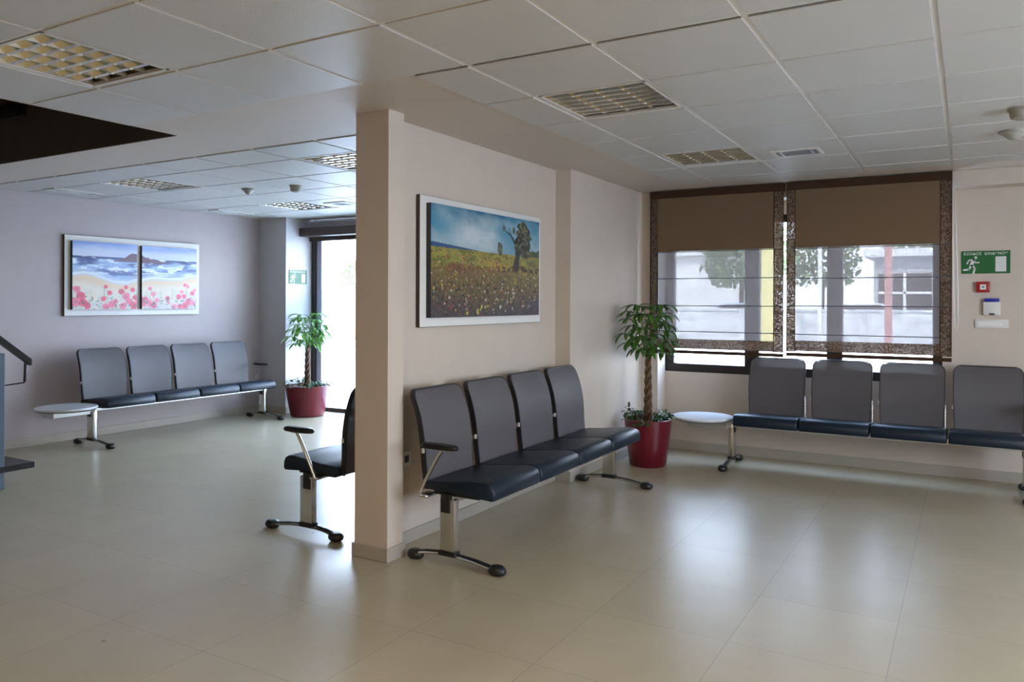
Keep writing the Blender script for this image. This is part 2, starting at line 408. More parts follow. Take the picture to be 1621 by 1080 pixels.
def vent(name, label, x0, x1, y0, y1, n=4):
    t = thing(name, label, 'air vent', ((x0+x1)/2, (y0+y1)/2, ZC-0.006), 0)
    hx, hy = (x1-x0)/2, (y1-y0)/2; w = 0.025
    b = NB()
    for a in ((-hx, hx, -hy, -hy+w), (-hx, hx, hy-w, hy), (-hx, -hx+w, -hy+w, hy-w), (hx-w, hx, -hy+w, hy-w)): box(b, *a, -0.012, 0.0, 0.003, 1)
    mk('frame', b, 'white_pl', t, 0)
    b = NB(); box(b, -hx+w, hx-w, -hy+w, hy-w, -0.001, 0.0); mk('backing', b, 'black', t, 0)
    b = NB()
    along = hy > hx
    for k in range(n):
        if along:
            xx = -hx+w+(2*hx-2*w)*(k+0.5)/n; box(b, xx-0.004, xx+0.004, -hy+w, hy-w, -0.011, -0.002)
        else:
            yy = -hy+w+(2*hy-2*w)*(k+0.5)/n; box(b, -hx+w, hx-w, yy-0.0025, yy+0.0025, -0.011, -0.002)
    for s in (-1, 1):
        if along: box(b, -hx+w, hx-w, s*hy*0.55-0.006, s*hy*0.55+0.006, -0.011, -0.002)
        else: box(b, s*hx*0.6-0.006, s*hx*0.6+0.006, -hy+w, hy-w, -0.011, -0.002)
    mk('slats', b, 'alu', t, 0)
    return t
vent('ceiling_vent', 'small rectangular air vent in the ceiling right of the far louvred light', -1.18, -0.86, 5.50, 5.74)
vent('slot_vent', 'long white slot vent on the ceiling above the left end of the beach painting', -7.52, -7.32, 4.08, 4.62, 2)
vent('slot_vent', 'long white slot vent on the ceiling near the far corner of the left wall', -7.58, -7.40, 5.98, 6.50, 2)
vent('ceiling_vent', 'flat air vent on the left room ceiling beside the pillar edge', -5.92, -5.62, 6.12, 6.36)

def detector(name, label, x, y, r, prof, m='white_pl'):
    t = thing(name, label, 'smoke detector', (x, y, ZC-0.006), 0)
    b = NB(); lathe(b, [(r, 0), (r, -0.012), (r*0.94, -0.014)], 32); mk('base', b, 'detector', t)
    b = NB(); lathe(b, [(r*p, z) for p, z in prof], 32); mk('sensor_head', b, 'detector', t)
    return t
dome = [(0.9, -0.012), (0.86, -0.04), (0.78, -0.052), (0.5, -0.06), (0.05, -0.062)]
cone = [(0.9, -0.008), (0.75, -0.02), (0.45, -0.042), (0.3, -0.052), (0.05, -0.054)]
detector('smoke_detector', 'drum-shaped ceiling detector at the right edge, nearer of the pair', 0.25, 4.95, 0.07, dome)
detector('smoke_detector', 'cone-shaped ceiling detector at the right edge, just beyond the drum-shaped one', 0.235, 5.58, 0.078, cone)
detector('smoke_detector', 'small cone detector on the left room ceiling, left of the two', -5.80, 5.02, 0.06, cone)
detector('smoke_detector', 'small drum detector on the left room ceiling, right of the two', -5.26, 5.09, 0.055, dome)

# grille in the stairwell void
t = thing('wall_grille', 'black louvred grille on the dark stairwell wall at the upper left', 'grille', (-6.45, 3.19, 2.80))
b = NB(); box(b, -0.36, 0.36, -0.012, 0, 0, 0.125, 0.002, 1); mk('frame', b, 'black', t, 0)
b = NB()
for k in range(5): box(b, -0.34, 0.34, -0.022, -0.008, 0.012+k*0.022, 0.022+k*0.022)
mk('slats', b, 'black', t, 0)

# ------------------------------------------------------------------ right window
bm = NB(); fy0, fy1 = 7.33, 7.40
def fr(x0, x1, z0, z1, d=0.0): box(bm, x0, x1, fy0-d, fy1, z0, z1, 0.004, 1)
fr(WX0, WX1, 0.75, 0.828); fr(WX0, WX1, WZ1-0.07, WZ1)
fr(WX0, -2.468, 0.828, WZ1-0.07); fr(-1.79, -1.658, 0.828, WZ1-0.07); fr(-1.074, -0.945, 0.828, WZ1-0.07); fr(-0.25, WX1, 0.828, WZ1-0.07)
w1 = struct(mk('window_1', bm, 'dark_frame', smooth=0))
for a, b_ in ((-2.468, -1.79), (-1.658, -1.074), (-0.945, -0.25)):
    bm = NB(); box(bm, a, b_, 7.36, 7.365, 0.828, WZ1-0.07); mk('glass_pane', bm, 'glass', w1, 0)

# roman blinds
def blind(label, x0, x1, zb, lband, rband, rods, cord=None):
    Y = 7.045
    t = thing('roman_blind', label, 'window blind', ((x0+x1)/2, Y, zb), 0)
    ox = (x0+x1)/2
    def lb(n, a, b, z0, z1, y, m, th=0.004, wav=0.0):
        bb = NB(); box(bb, a-ox, b-ox, y-Y, y-Y+th, z0-zb, z1-zb); return mk(n, bb, m, t, 0)
    lb('top_rail', x0, x1, 2.395, 2.462, Y-0.02, 'blind_hem', 0.06)
    zo = 1.895
    # folded opaque upper part, slightly bellied between rods
    bb = NB(); n = 12; pts = []
    for k in range(n+1):
        z = zo+(2.40-zo)*k/n; pts.append((Y-0.012-0.008*math.sin(PI*k/n), z))
    full = pts+[(p[0]+0.012, p[1]) for p in pts[::-1]]
    prism(bb, full, lambda p, s: Vector(((x0+lband if s == 0 else x1-rband)-ox, p[0]-Y, p[1]-zb)))
    mk('upper_panel', bb, 'blind_opaque', t, 60)
    lb('lower_panel', x0+lband, x1-rband, zb+0.13, zo+0.02, Y, 'blind_sheer', 0.002)
    for a, b in ((x0, x0+lband), (x1-rband, x1)):
        lb('side_band', a, b, zb+0.04, 2.40, Y-0.006, 'blind_band', 0.003)
        bb = NB()
        for e in (a, b-0.006): box(bb, e-ox, e-ox+0.006, -0.012, -0.004, 0.04, 2.40-zb)
        mk('edge_tape', bb, 'blind_hem', t, 0)
    lb('bottom_band', x0+lband, x1-rband, zb+0.045, zb+0.135, Y-0.004, 'blind_band', 0.003)
    lb('bottom_hem', x0, x1, zb, zb+0.03, Y-0.008, 'blind_hem', 0.01)
    for z in rods:
        bb = NB(); tube(bb, [(x0-ox, -0.008, z-zb), (x1-ox, -0.008, z-zb)], 0.0035, 8); mk('rod', bb, 'grey_dark', t, 40)
    if cord:
        bb = NB(); pts = []
        for k in range(25):
            a = k/24
            z = 2.38-(2.38-1.22)*math.sin(PI*a)**0.35 if False else None
        L = [(cord, 2.38), (cord+0.004, 1.9), (cord+0.012, 1.4), (cord+0.018, 1.24), (cord+0.03, 1.20), (cord+0.042, 1.25), (cord+0.040, 1.5), (cord+0.025, 2.0), (cord+0.012, 2.38)]
        tube(bb, [(x-ox, 0.02, z-zb) for x, z in L], 0.0025, 6); plabel(mk('pull_chain', bb, 'white_pl', t, 40), 'thin white pull chain loop')
    return t
blind('brown roman blind covering the left half of the window, beside the potted tree', -2.605, -1.385, 0.945, 0.075, 0.085, (1.888, 1.64, 1.388, 1.15))
blind('wider brown roman blind over the right half of the window, behind the metal row seats', -1.36, -0.108, 0.958, 0.075, 0.085, (1.887, 1.63, 1.392, 1.148), -0.104)

# ------------------------------------------------------------------ left glazing (door)
bm = NB(); dy0, dy1 = 7.42, 7.50
def fr(x0, x1, z0, z1): box(bm, x0, x1, dy0, dy1, z0, z1, 0.004, 1)
fr(-7.38, -3.4, 2.20, 2.28); fr(-7.38, -3.4, 0.0, 0.05); fr(-7.38, -7.30, 0.05, 2.2)
for x in (-6.25, -5.3, -4.35, -3.45): fr(x, x+0.06, 0.05, 2.2)
d1 = struct(mk('door_1', bm, 'dark_frame', smooth=0))
bm = NB(); box(bm, -7.30, -7.215, dy0+0.012, dy1, 0.05, 2.2, 0.003, 1); plabel(mk('door_stile', bm, mat('stile_alu', (0.28, 0.27, 0.33), 0.35, metal=0.5), d1, 0), 'pale grey door stile')
for a, b_ in ((-7.215, -6.25), (-6.19, -5.3), (-5.24, -4.35), (-4.29, -3.45)):
    bm = NB(); box(bm, a, b_, 7.455, 7.460, 0.05, 2.2); mk('glass_pane', bm, 'glass', d1, 0)
    bm = NB(); box(bm, a, b_, 7.449, 7.452, 1.12, 1.57); plabel(mk('frosted_film', bm, 'frost', d1, 0), 'frosted strip across the glass')
bm = NB(); box(bm, -7.38, -3.4, 7.20, 7.40, 2.24, 2.345, 0.004, 1); box(bm, -7.375, -3.4, 7.38, 7.43, 2.19, 2.25, 0.002, 1)
struct(mk('trim_1', bm, 'brown_box', smooth=0))

# ------------------------------------------------------------------ benches
PITCH = 0.525
def make_bench(label, loc, rz, legs, arms, table, shift=0.0, supp=1, grp='four-seat waiting benches'):
    """local: x along the row (0..2.1), -y is the front, z up. D = -y"""
    t = thing('waiting_bench', label, 'bench', loc, rz, grp)
    f = lambda D: -(D-shift)
    # seats
    prof = [(-0.135, 0.405), (-0.14, 0.43), (-0.125, 0.447), (0.0, 0.458), (0.12, 0.473), (0.22, 0.482), (0.265, 0.480), (0.295, 0.465), (0.308, 0.438), (0.311, 0.400), (0.300, 0.388), (0.27, 0.389), (0.1, 0.398)]
    sb = None
    for k in range(4):
        x0 = k*PITCH+0.006; x1 = (k+1)*PITCH-0.006
        b = NB(); n = len(prof)
        secs = [(0, 0.012), (0.006, 0.004), (0.016, 0.0)]
        xs = [(x0, 0.010), (x0+0.004, 0.004), (x0+0.012, 0.0), (x1-0.012, 0.0), (x1-0.004, 0.004), (x1, 0.010)]
        cD = 0.08; cz = 0.435; rings = []
        for x, ins in xs:
            ring = []
            for D, z in prof:
                dv = Vector((D-cD, z-cz)); L = dv.length
                q = dv*(1-ins/max(L, 0.03))
                ring.append(b.verts.new((x, f(cD+q.x), cz+q.y)))
            rings.append(ring)
        for i in range(len(rings)-1):
            for j in range(n): b.faces.new([rings[i][j], rings[i][(j+1) % n], rings[i+1][(j+1) % n], rings[i+1][j]])
        b.faces.new(rings[0]); b.faces.new(rings[-1])
        s = mk('seat', b, 'leather', t, 50)
        b = NB(); box(b, x0+0.03, x1-0.03, min(f(-0.09), f(0.2)), max(f(-0.09), f(0.2)), 0.378, 0.402); mk('seat_pan', b, 'seat_shell', s, 0)
    # backs
    W = 0.232
    DZ = [(-0.135, 0.395), (-0.140, 0.45), (-0.148, 0.52), (-0.152, 0.60), (-0.160, 0.68), (-0.175, 0.76), (-0.197, 0.83), (-0.218, 0.88), (-0.236, 0.915), (-0.243, 0.930)]
    def Dz(z):
        for (a, za), (c, zc) in zip(DZ, DZ[1:]):
            if z <= zc: return a+(c-a)*(z-za)/(zc-za)
        return DZ[-1][0]
    def outline(w, z0, z1, r):
        pts = []
        zz = [z0+(z1-r-z0)*k/14 for k in range(15)]
        pts += [(-w+0.012*max(0, (z0+0.25-z))/0.25, z) for z in zz]
        pts += [(-w+r-r*math.cos(a), z1-r+r*math.sin(a)) for a in [PI/2*k/6 for k in range(1, 7)]]
        rt = [(-x, z) for x, z in pts[::-1]]
        return pts, rt
    L, R_ = outline(W, 0.395, 0.930, 0.055)
    nx = 8
    for k in range(4):
        cx = (k+0.5)*PITCH
        # panel: rows between left and right outline points, concave across
        b = NB(); rows = []
        for (xl, z) in L:
            row = []
            for i in range(nx+1):
                u = -1+2*i/nx; x = xl*(-u)
                D = Dz(z)-0.012*(1-u*u)
                row.append((cx+x*0.985, f(D+0.006), z if z < 0.92 else z-0.004))
            rows.append(row)
        A = [[b.verts.new(p) for p in r] for r in rows]
        B2 = [[b.verts.new((p[0], p[1]+0.007, p[2])) for p in r] for r in rows]
        for G, flip in ((A, False), (B2, True)):
            for i in range(len(G)-1):
                for j in range(nx):
                    b.faces.new([G[i][j], G[i][j+1], G[i+1][j+1], G[i+1][j]])
        bk = mk('backrest', b, 'mesh_back', t, 60)
        # frame rim
        b = NB(); loop = L+R_
        def rim(off, ext):
            return [(cx+x, f(Dz(z)+off), z) for x, z in loop]
        pts = [(cx+x, f(Dz(z)-0.008), z) for x, z in loop]
        # flat strap section following the outline: depth 0.034, width 0.008
        n = len(pts); rings = []
        for i, p in enumerate(pts):
            a = Vector(pts[max(i-1, 0)]); c = Vector(pts[min(i+1, n-1)]); d = (c-a).normalized()
            yv = Vector((0, 1, 0)); nr = d.cross(yv).normalized()
            P = Vector(p)
            rings.append([b.verts.new(P+nr*sx*0.0035+yv*sy) for sx, sy in ((-1, -0.0125), (1, -0.0125), (1, 0.018), (-1, 0.018))])
        for i in range(n-1):
            for j in range(4): b.faces.new([rings[i][j], rings[i][(j+1) % 4], rings[i+1][(j+1) % 4], rings[i+1][j]])
        b.faces.new(rings[0]); b.faces.new(rings[-1])
        mk('back_frame', b, 'black', bk, 50)
        for sx in (-1, 1):
            b = NB(); box(b, cx+sx*(W+0.006)-0.004, cx+sx*(W+0.006)+0.004, f(-0.150), f(-0.166), 0.592, 0.618, 0.001, 1); plabel(mk('side_clip', b, 'white_pl', bk, 0), 'small pale clip')
            if sx != supp: continue
            b = NB(); tube(b, [(cx+sx*(W+0.002), f(-0.172), 0.40), (cx+sx*(W+0.002), f(-0.178), 0.50), (cx+sx*(W+0.002), f(-0.182), 0.60)], 0.011, 8, 0.8, 1.0, up=Vector((1, 0, 0)))
            mk('back_support', b, 'chrome', bk, 50)
    # beam
    bx0, bx1 = legs[0]-0.005, legs[1]+0.005
    if table: bx0 = -0.42
    b = NB(); box(b, bx0, bx1, -0.03, 0.03, 0.335, 0.3845, 0.004, 1); mk('beam', b, 'alu', t, 0)
    # legs
    for lx in legs:
        b = NB(); box(b, lx-0.021, lx+0.021, -0.05, 0.05, 0.075, 0.36, 0.006, 2)
        lg = mk('leg', b, 'chrome', t, 40)
        b = NB(); box(b, lx-0.025, lx+0.025, -0.022, 0.040, 0.285, 0.388, 0.003, 1); mk('sleeve', b, 'black', lg, 0)
        b = NB(); box(b, lx-0.027, lx+0.027, -0.056, 0.056, 0.052, 0.080, 0.006, 2); mk('post_collar', b, 'black', lg, 40)
        arc = [(0.205, 0.036), (0.15, 0.048), (0.08, 0.055), (0.0, 0.056), (-0.08, 0.053), (-0.16, 0.046), (-0.24, 0.034), (-0.30, 0.024)]
        b = NB(); tube(b, [(lx, y, z) for y, z in arc], 0.012, 10, 1.9, 0.9); mk('foot_bar', b, 'chrome', lg, 60)
        b = NB(); tube(b, [(lx, y, z+0.010) for y, z in arc], 0.006, 8, 2.6, 0.8); mk('foot_cover', b, 'black', lg, 60)
        for y, s in ((0.225, -1), (-0.305, 1)):
            b = NB()
            bmesh.ops.create_uvsphere(b, u_segments=16, v_segments=10, radius=1)
            for v in b.verts:
                v.co = Vector((lx+v.co.x*0.040, y+v.co.y*0.052, 0.025+max(-1, min(1, v.co.z*1.25))*0.025))
            mk('foot_pad', b, 'black', lg, 60)
    for lx, s in arms:
        # pad
        b = NB()
        out = []
        for k in range(28):
            a = 2*PI*k/28; cx_, cy_ = math.cos(a), math.sin(a)
            out.append((abs(cx_)**0.75*math.copysign(1, cx_), abs(cy_)**0.75*math.copysign(1, cy_)))
        rings = []
        for z, sc in ((0.638, 0.80), (0.640, 0.93), (0.650, 1.0), (0.660, 0.96), (0.667, 0.82), (0.669, 0.5)):
            rings.append([b.verts.new((lx+ox*0.030*sc, 0.005+oy*0.122*sc, z)) for ox, oy in out])
        for i in range(len(rings)-1):
            for j in range(28): b.faces.new([rings[i][j], rings[i][(j+1) % 28], rings[i+1][(j+1) % 28], rings[i+1][j]])
        b.faces.new(rings[0]); b.faces.new(rings[-1])
        ar = mk('armrest', b, 'black_gloss', t, 50)
        b = NB()
        tube(b, [(lx, -0.015, 0.642), (lx, 0.03, 0.575), (lx, 0.10, 0.455), (lx, 0.132, 0.395), (lx, 0.136, 0.380)], 0.0105, 10, 0.9, 1.1, up=Vector((1, 0, 0)))
        box(b, min(lx-s*0.0, lx-s*0.10), max(lx, lx-s*0.10), 0.09, 0.15, 0.366, 0.382, 0.003, 1)
        box(b, lx-0.014, lx+0.014, -0.045, 0.03, 0.632, 0.640, 0.002, 1)
        mk('arm_strut', b, 'chrome', ar, 50)
    if table:
        cx, cy = -0.295, -0.15
        b = NB(); lathe(b, [(0.0, 0.405), (0.245, 0.405), (0.262, 0.418), (0.262, 0.424), (0.258, 0.430), (0.0, 0.430)], 64, (cx, cy), cap=False)
        bmesh.ops.remove_doubles(b, verts=b.verts[:], dist=0.0001)
        tb = mk('side_table', b, 'white_lam', t, 30); plabel(tb, 'round white tabletop')
        b = NB(); lathe(b, [(0.0, 0.397), (0.235, 0.397), (0.25, 0.405), (0.0, 0.4055)], 48, (cx, cy), cap=False)
        bmesh.ops.remove_doubles(b, verts=b.verts[:], dist=0.0001)
        mk('table_rim', b, 'black', tb, 30)
        b = NB(); box(b, cx-0.13, cx+0.22, cy-0.02, cy+0.16, 0.335, 0.397, 0.003, 1); mk('table_bracket', b, 'alu', tb, 0)
    return t
make_bench('four-seat grey and navy bench under the meadow painting on the partition wall', (-2.41, 3.40, 0), PI/2, (0.05, 2.22), [(-0.035, -1)], False)
make_bench('four-seat bench beneath the beach painting, round side table at its near end', (-7.36, 4.43, 0), PI/2, (0.04, 2.17), [(2.135, 1)], True)
make_bench('bench mostly hidden behind the pillar, only armrest, one seat and leg showing', (-3.45, 5.50, 0), -PI/2, (-0.02, 2.05), [(2.135, 1)], False, shift=0.14, supp=-1)
make_bench('four-seat bench under the window blinds with a round side table by the red pot', (-1.70, 6.85, 0), 0, (-0.075, 2.075), [(2.135, 1)], True)

# ------------------------------------------------------------------ potted trees
def leaflet(b, base, d, L, W, droop, side):
    d = d.normalized(); n = 6; rows = []
    p = Vector(base); cur = d.copy()
    for i in range(n+1):
        s = i/n
        w = W*(math.sin(PI*min(1, s*0.93+0.05))**0.8)*(1 if s < 0.999 else 0.05)
        sd = cur.cross(Vector((0, 0, 1)))
        if sd.length < 0.1: sd = Vector((1, 0, 0))
        sd.normalize(); nrm = sd.cross(cur).normalized()
        rows.append([b.verts.new(p-sd*w+nrm*w*0.35), b.verts.new(p), b.verts.new(p+sd*w+nrm*w*0.35)])
        p = p+cur*(L/n); cur = (cur+Vector((0, 0, -droop/n))).normalized()
    for i in range(n):
        for j in range(2): b.faces.new([rows[i][j], rows[i][j+1], rows[i+1][j+1], rows[i+1][j]])
def potted_tree(label, loc, rt, rb, ph, z_crown0, z_crown1, rad, nclu, seed, leafm, lean=(0, 0), ivyh=0.12):
    rnd = random.Random(seed)
    t = thing('potted_tree', label, 'potted plant', loc)
    b = NB()
    prof = [(rb*0.92, 0.0), (rb, 0.012), (rb+(rt-rb)*0.45, ph*0.4), (rb+(rt-rb)*0.85, ph*0.8), (rt, ph-0.01), (rt+0.001, ph), (rt-0.008, ph+0.002), (rt-0.014, ph-0.01), (rt-0.02, ph-0.07), (rt-0.03, ph-0.09)]
    lathe(b, prof, 64); mk('pot', b, 'pot', t, 40)
    b = NB(); lathe(b, [(rt-0.022, ph-0.06), (rt*0.5, ph-0.045), (0.02, ph-0.04)], 32); mk('soil', b, 'soil', t)
    # braided trunk
    b = NB(); z0, z1 = ph-0.06, z_crown0+0.12
    for s in range(3):
        pts = []; rr = []
        for k in range(40):
            u = k/39; a = u*PI*5.0+s*2*PI/3; R = 0.024-0.010*u
            pts.append((lean[0]*u+R*math.cos(a), lean[1]*u+R*math.sin(a), z0+(z1-z0)*u)); rr.append(0.021-0.007*u)
        tube(b, pts, rr, 8)
    mk('trunk', b, 'trunk', t, 60)
    b = NB(); bs = NB()
    top = Vector((lean[0], lean[1], z1))
    zc = (z_crown0+z_crown1)/2; hh = (z_crown1-z_crown0)/2
    for k in range(nclu):
        a = k*2.399+rnd.uniform(-0.3, 0.3)
        lv = (k+0.5)/nclu
        el = -0.75+1.65*lv                      # height fraction of hub inside crown
        rr_ = rad*0.60*math.sqrt(max(0.05, 1-(el*0.85)**2))*rnd.uniform(0.6, 1.05)
        hub = Vector((lean[0]+rr_*math.cos(a), lean[1]+rr_*math.sin(a), zc+hh*0.80*el+rnd.uniform(-0.02, 0.02)))
        st = top+Vector((0, 0, min(0.0, hub.z-top.z)*0.6+rnd.uniform(-0.05, 0.0)))
        mid = (st+hub)/2+Vector((0, 0, 0.03))
        tube(bs, [st, mid, hub], 0.0028, 5)
        outd = Vector((math.cos(a), math.sin(a), 0.10))
        nl = rnd.choice((5, 6, 6, 7))
        for q in range(nl):
            aa = a+(q-(nl-1)/2)*(2*PI*0.80/nl)+rnd.uniform(-0.15, 0.15)
            dd = Vector((math.cos(aa), math.sin(aa), rnd.uniform(0.0, 0.35)+(0.15 if el > 0.3 else 0)))
            fl = rnd.uniform(0.75, 1.1)*(1.0-0.2*abs(q-(nl-1)/2)/nl)
            leaflet(b, hub, dd, 0.175*fl*rad/0.30, 0.021*fl, rnd.uniform(1.1, 2.1), 0)
    o = mk('foliage', b, leafm, t, 60, recalc=False)
    mk('leaf_stalks', bs, 'leaf_d', t, 60)
    # low ivy
    b = NB()
    for k in range(190):
        a = rnd.uniform(0, 2*PI); r = rt*math.sqrt(rnd.uniform(0.12, 1.05))
        hgt = ivyh*(0.35+0.65*rnd.random())*(0.55+0.45*math.cos(2*a+0.3))
        p = Vector((r*math.cos(a), r*math.sin(a), ph-0.03+hgt))
        dd = Vector((math.cos(a)*rnd.uniform(0.2, 1)+rnd.uniform(-0.6, 0.6), math.sin(a)*rnd.uniform(0.2, 1)+rnd.uniform(-0.6, 0.6), rnd.uniform(-0.3, 0.8)))
        leaflet(b, p, dd, rnd.uniform(0.035, 0.06), rnd.uniform(0.010, 0.017), 1.2, 0)
        if k % 4 == 0: tube(b, [(p.x*0.5, p.y*0.5, ph-0.05), (p.x, p.y, p.z)], 0.002, 4)
    mk('ground_cover', b, 'ivy', t, 60, recalc=False)
    return t
potted_tree('money tree with braided trunk in a dark red pot, in the corner by the window', (-2.405, 6.46, 0), 0.205, 0.158, 0.405, 0.84, 1.50, 0.31, 30, 3, 'leaf_d')
potted_tree('money tree in a crimson pot beside the glass door of the left room', (-7.05, 7.03, 0), 0.265, 0.205, 0.375, 0.76, 1.33, 0.33, 26, 11, 'leaf_l', ivyh=0.10)

# ------------------------------------------------------------------ paintings
def vnoise(X, Y, seed):
    rs = np.random.RandomState(seed); G = rs.rand(64, 64)
    xi = np.floor(X).astype(int); yi = np.floor(Y).astype(int); fx = X-xi; fy = Y-yi
    fx = fx*fx*(3-2*fx); fy = fy*fy*(3-2*fy)
    g = lambda a, b: G[a % 64, b % 64]
    return (g(xi, yi)*(1-fx)+g(xi+1, yi)*fx)*(1-fy)+(g(xi, yi+1)*(1-fx)+g(xi+1, yi+1)*fx)*fy
def fbm(X, Y, seed, o=4):
    s = 0; a = 0.5
    for k in range(o): s = s+a*vnoise(X*2**k+7*k, Y*2**k+3*k, seed+k); a *= 0.5
    return s/(1-0.5**o)
def mixc(c, c2, m):
    m = np.clip(m, 0, 1)[..., None]; return c*(1-m)+np.array(c2)*m
L8 = lambda r, g, b: np.array(hexlin(r, g, b)[:3])
def meadow(U, V):
    """U 0..1 left-right, V 0..1 bottom-top, aspect 1.36/0.69"""
    asp = 1.97; X = U*asp
    c = np.zeros(U.shape+(3,))
    # sky
    n = fbm(X*2.2+V*1.5, V*3, 5); n2 = fbm(X*5, V*9, 15)
    sky = mixc(mixc(np.zeros_like(c)+L8(62, 132, 160), L8(150, 172, 182), (n-0.34)*4), L8(190, 205, 210), (n2*0.5+n*0.5-0.5)*4)
    sky = mixc(sky, L8(180, 190, 190), (0.80-V)*3.0*np.clip(1.2-U, 0, 1))
    sky = mixc(sky, L8(188, 200, 204), 1.1*np.exp(-((U-0.36)/0.20)**2-((V-0.74)/0.13)**2)*(0.5+n2))
    sky = mixc(sky, L8(38, 104, 138), (V-0.86+0.25*(n2-0.5))*6)
    c = sky
    # sea strip
    hor = 0.625-0.012*U
    sea = (V < hor+0.045*np.clip(1-U/0.42, 0, 1)) & (U < 0.48)
    c[sea] = L8(40, 78, 120)
    # far trees on the right
    tn = fbm(X*22, V*22, 25)
    m = (U > 0.86) & (V < hor+0.07*(0.4+tn)) ; c[m] = L8(70, 80, 55)*(0.6+0.8*tn[m][:, None])
    # meadow bands
    g = V < hor
    gn = fbm(X*18, V*26, 33); gn2 = fbm(X*60, V*60, 43, 3); d = (hor-V)/hor
    gc = mixc(np.zeros_like(c)+L8(128, 130, 60), L8(160, 148, 66), (gn-0.45)*5)
    gc = mixc(gc, L8(95, 105, 40), (fbm(X*8, V*30, 61)-0.52)*7)
    gc = mixc(gc, L8(180, 150, 56), np.exp(-((U-0.60)/0.13)**2-((d-0.22)/0.07)**2)*0.9)
    gc = mixc(gc, L8(108, 52, 34), (np.exp(-((U-0.22)/0.16)**2-((d-0.30)/0.09)**2)*1.4-0.2+(gn-0.5))*1.2)
    gc = mixc(gc, L8(122, 66, 48), (np.exp(-((U-0.45)/0.3)**2-((d-0.30)/0.05)**2)*0.9-0.1+(gn-0.5)))
    gc = mixc(gc, L8(104, 90, 52), (d-0.20)*5)
    gc = mixc(gc, L8(74, 66, 52), (d-0.52)*3+(gn-0.5)*1.5)
    gc = mixc(gc, L8(64, 60, 66), (d-0.66)*3.2+1.6*np.abs(U-0.5)-0.35)
    gc = mixc(gc, L8(150, 130, 70), (gn2-0.60)*9*np.clip(1.1-d, 0.15, 1))
    gc = mixc(gc, L8(120, 60, 52), (fbm(X*50, V*50, 73, 2)-0.66)*9)
    gc = mixc(gc, L8(34, 36, 26), (fbm(X*44, V*44, 83, 2)-0.60)*6*np.clip(d*1.6, 0.2, 1))
    rs = np.random.RandomState(3)
    for k in range(150):                       # flowers
        fx = rs.rand()*0.98; fd = 0.10+0.85*rs.rand()**0.8; r = 0.004+0.007*rs.rand()*(0.4+fd)
        if fd > 0.75 and abs(fx-0.5) > 0.4: continue
        col = [L8(214, 210, 200), L8(214, 196, 90), L8(190, 170, 150), L8(150, 60, 60)][rs.choice(4, p=[.45, .3, .15, .1])]
        m = np.exp(-(((X-fx*asp)/r)**2+((d-fd)*0.62/r)**2)) ; gc = mixc(gc, col, m*1.2)
    c[g] = gc[g]
    # small tree and big olive tree
    def blob(cx, cz, rx, rz, th, col, sd):
        nonlocal c
        nn = fbm(X*26, V*26, sd); q = ((X-cx)/rx)**2+((V-cz)/rz)**2
        m = (q+(nn-0.5)*1.6) < th
        c = mixc(c, col*1.0, m.astype(float)*0.95)
        c = mixc(c, L8(120, 118, 84), (m & (fbm(X*45, V*45, sd+9, 2) > 0.60)).astype(float)*0.8)
    dark = L8(48, 50, 42)
    blob(1.155, 0.665, 0.045, 0.075, 1.0, L8(70, 80, 66), 91)
    def seg(x0, z0, x1, z1, w0, w1):
        nonlocal c
        dx, dz = x1-x0, z1-z0; tt = np.clip(((X-x0)*dx+(V-z0)*dz)/(dx*dx+dz*dz), 0, 1)
        dist = np.hypot(X-x0-tt*dx, V-z0-tt*dz); c = mixc(c, dark, (dist < (w0+(w1-w0)*tt)).astype(float))
    seg(1.47, 0.50, 1.50, 0.60, 0.062, 0.040); seg(1.50, 0.60, 1.47, 0.72, 0.042, 0.024); seg(1.47, 0.72, 1.36, 0.82, 0.018, 0.010); seg(1.36, 0.82, 1.26, 0.85, 0.010, 0.004)
    seg(1.36, 0.82, 1.33, 0.90, 0.008, 0.003); seg(1.26, 0.85, 1.22, 0.92, 0.006, 0.003); seg(1.50, 0.60, 1.62, 0.76, 0.034, 0.016)
    blob(1.62, 0.80, 0.155, 0.165, 1.0, dark, 101); blob(1.53, 0.74, 0.09, 0.09, 0.9, dark, 111); blob(1.66, 0.66, 0.12, 0.08, 0.9, dark, 121)
    blob(1.23, 0.88, 0.035, 0.035, 0.7, L8(80, 90, 76), 131); blob(1.42, 0.87, 0.03, 0.04, 0.7, L8(70, 76, 62), 141)
    c = mixc(c, L8(62, 36, 32), ((np.abs(V-0.475-0.01*np.sin(X*9)) < 0.028) & (X > 1.12) & (gn > 0.42)).astype(float)*0.85)
    return np.clip(c, 0, 1)
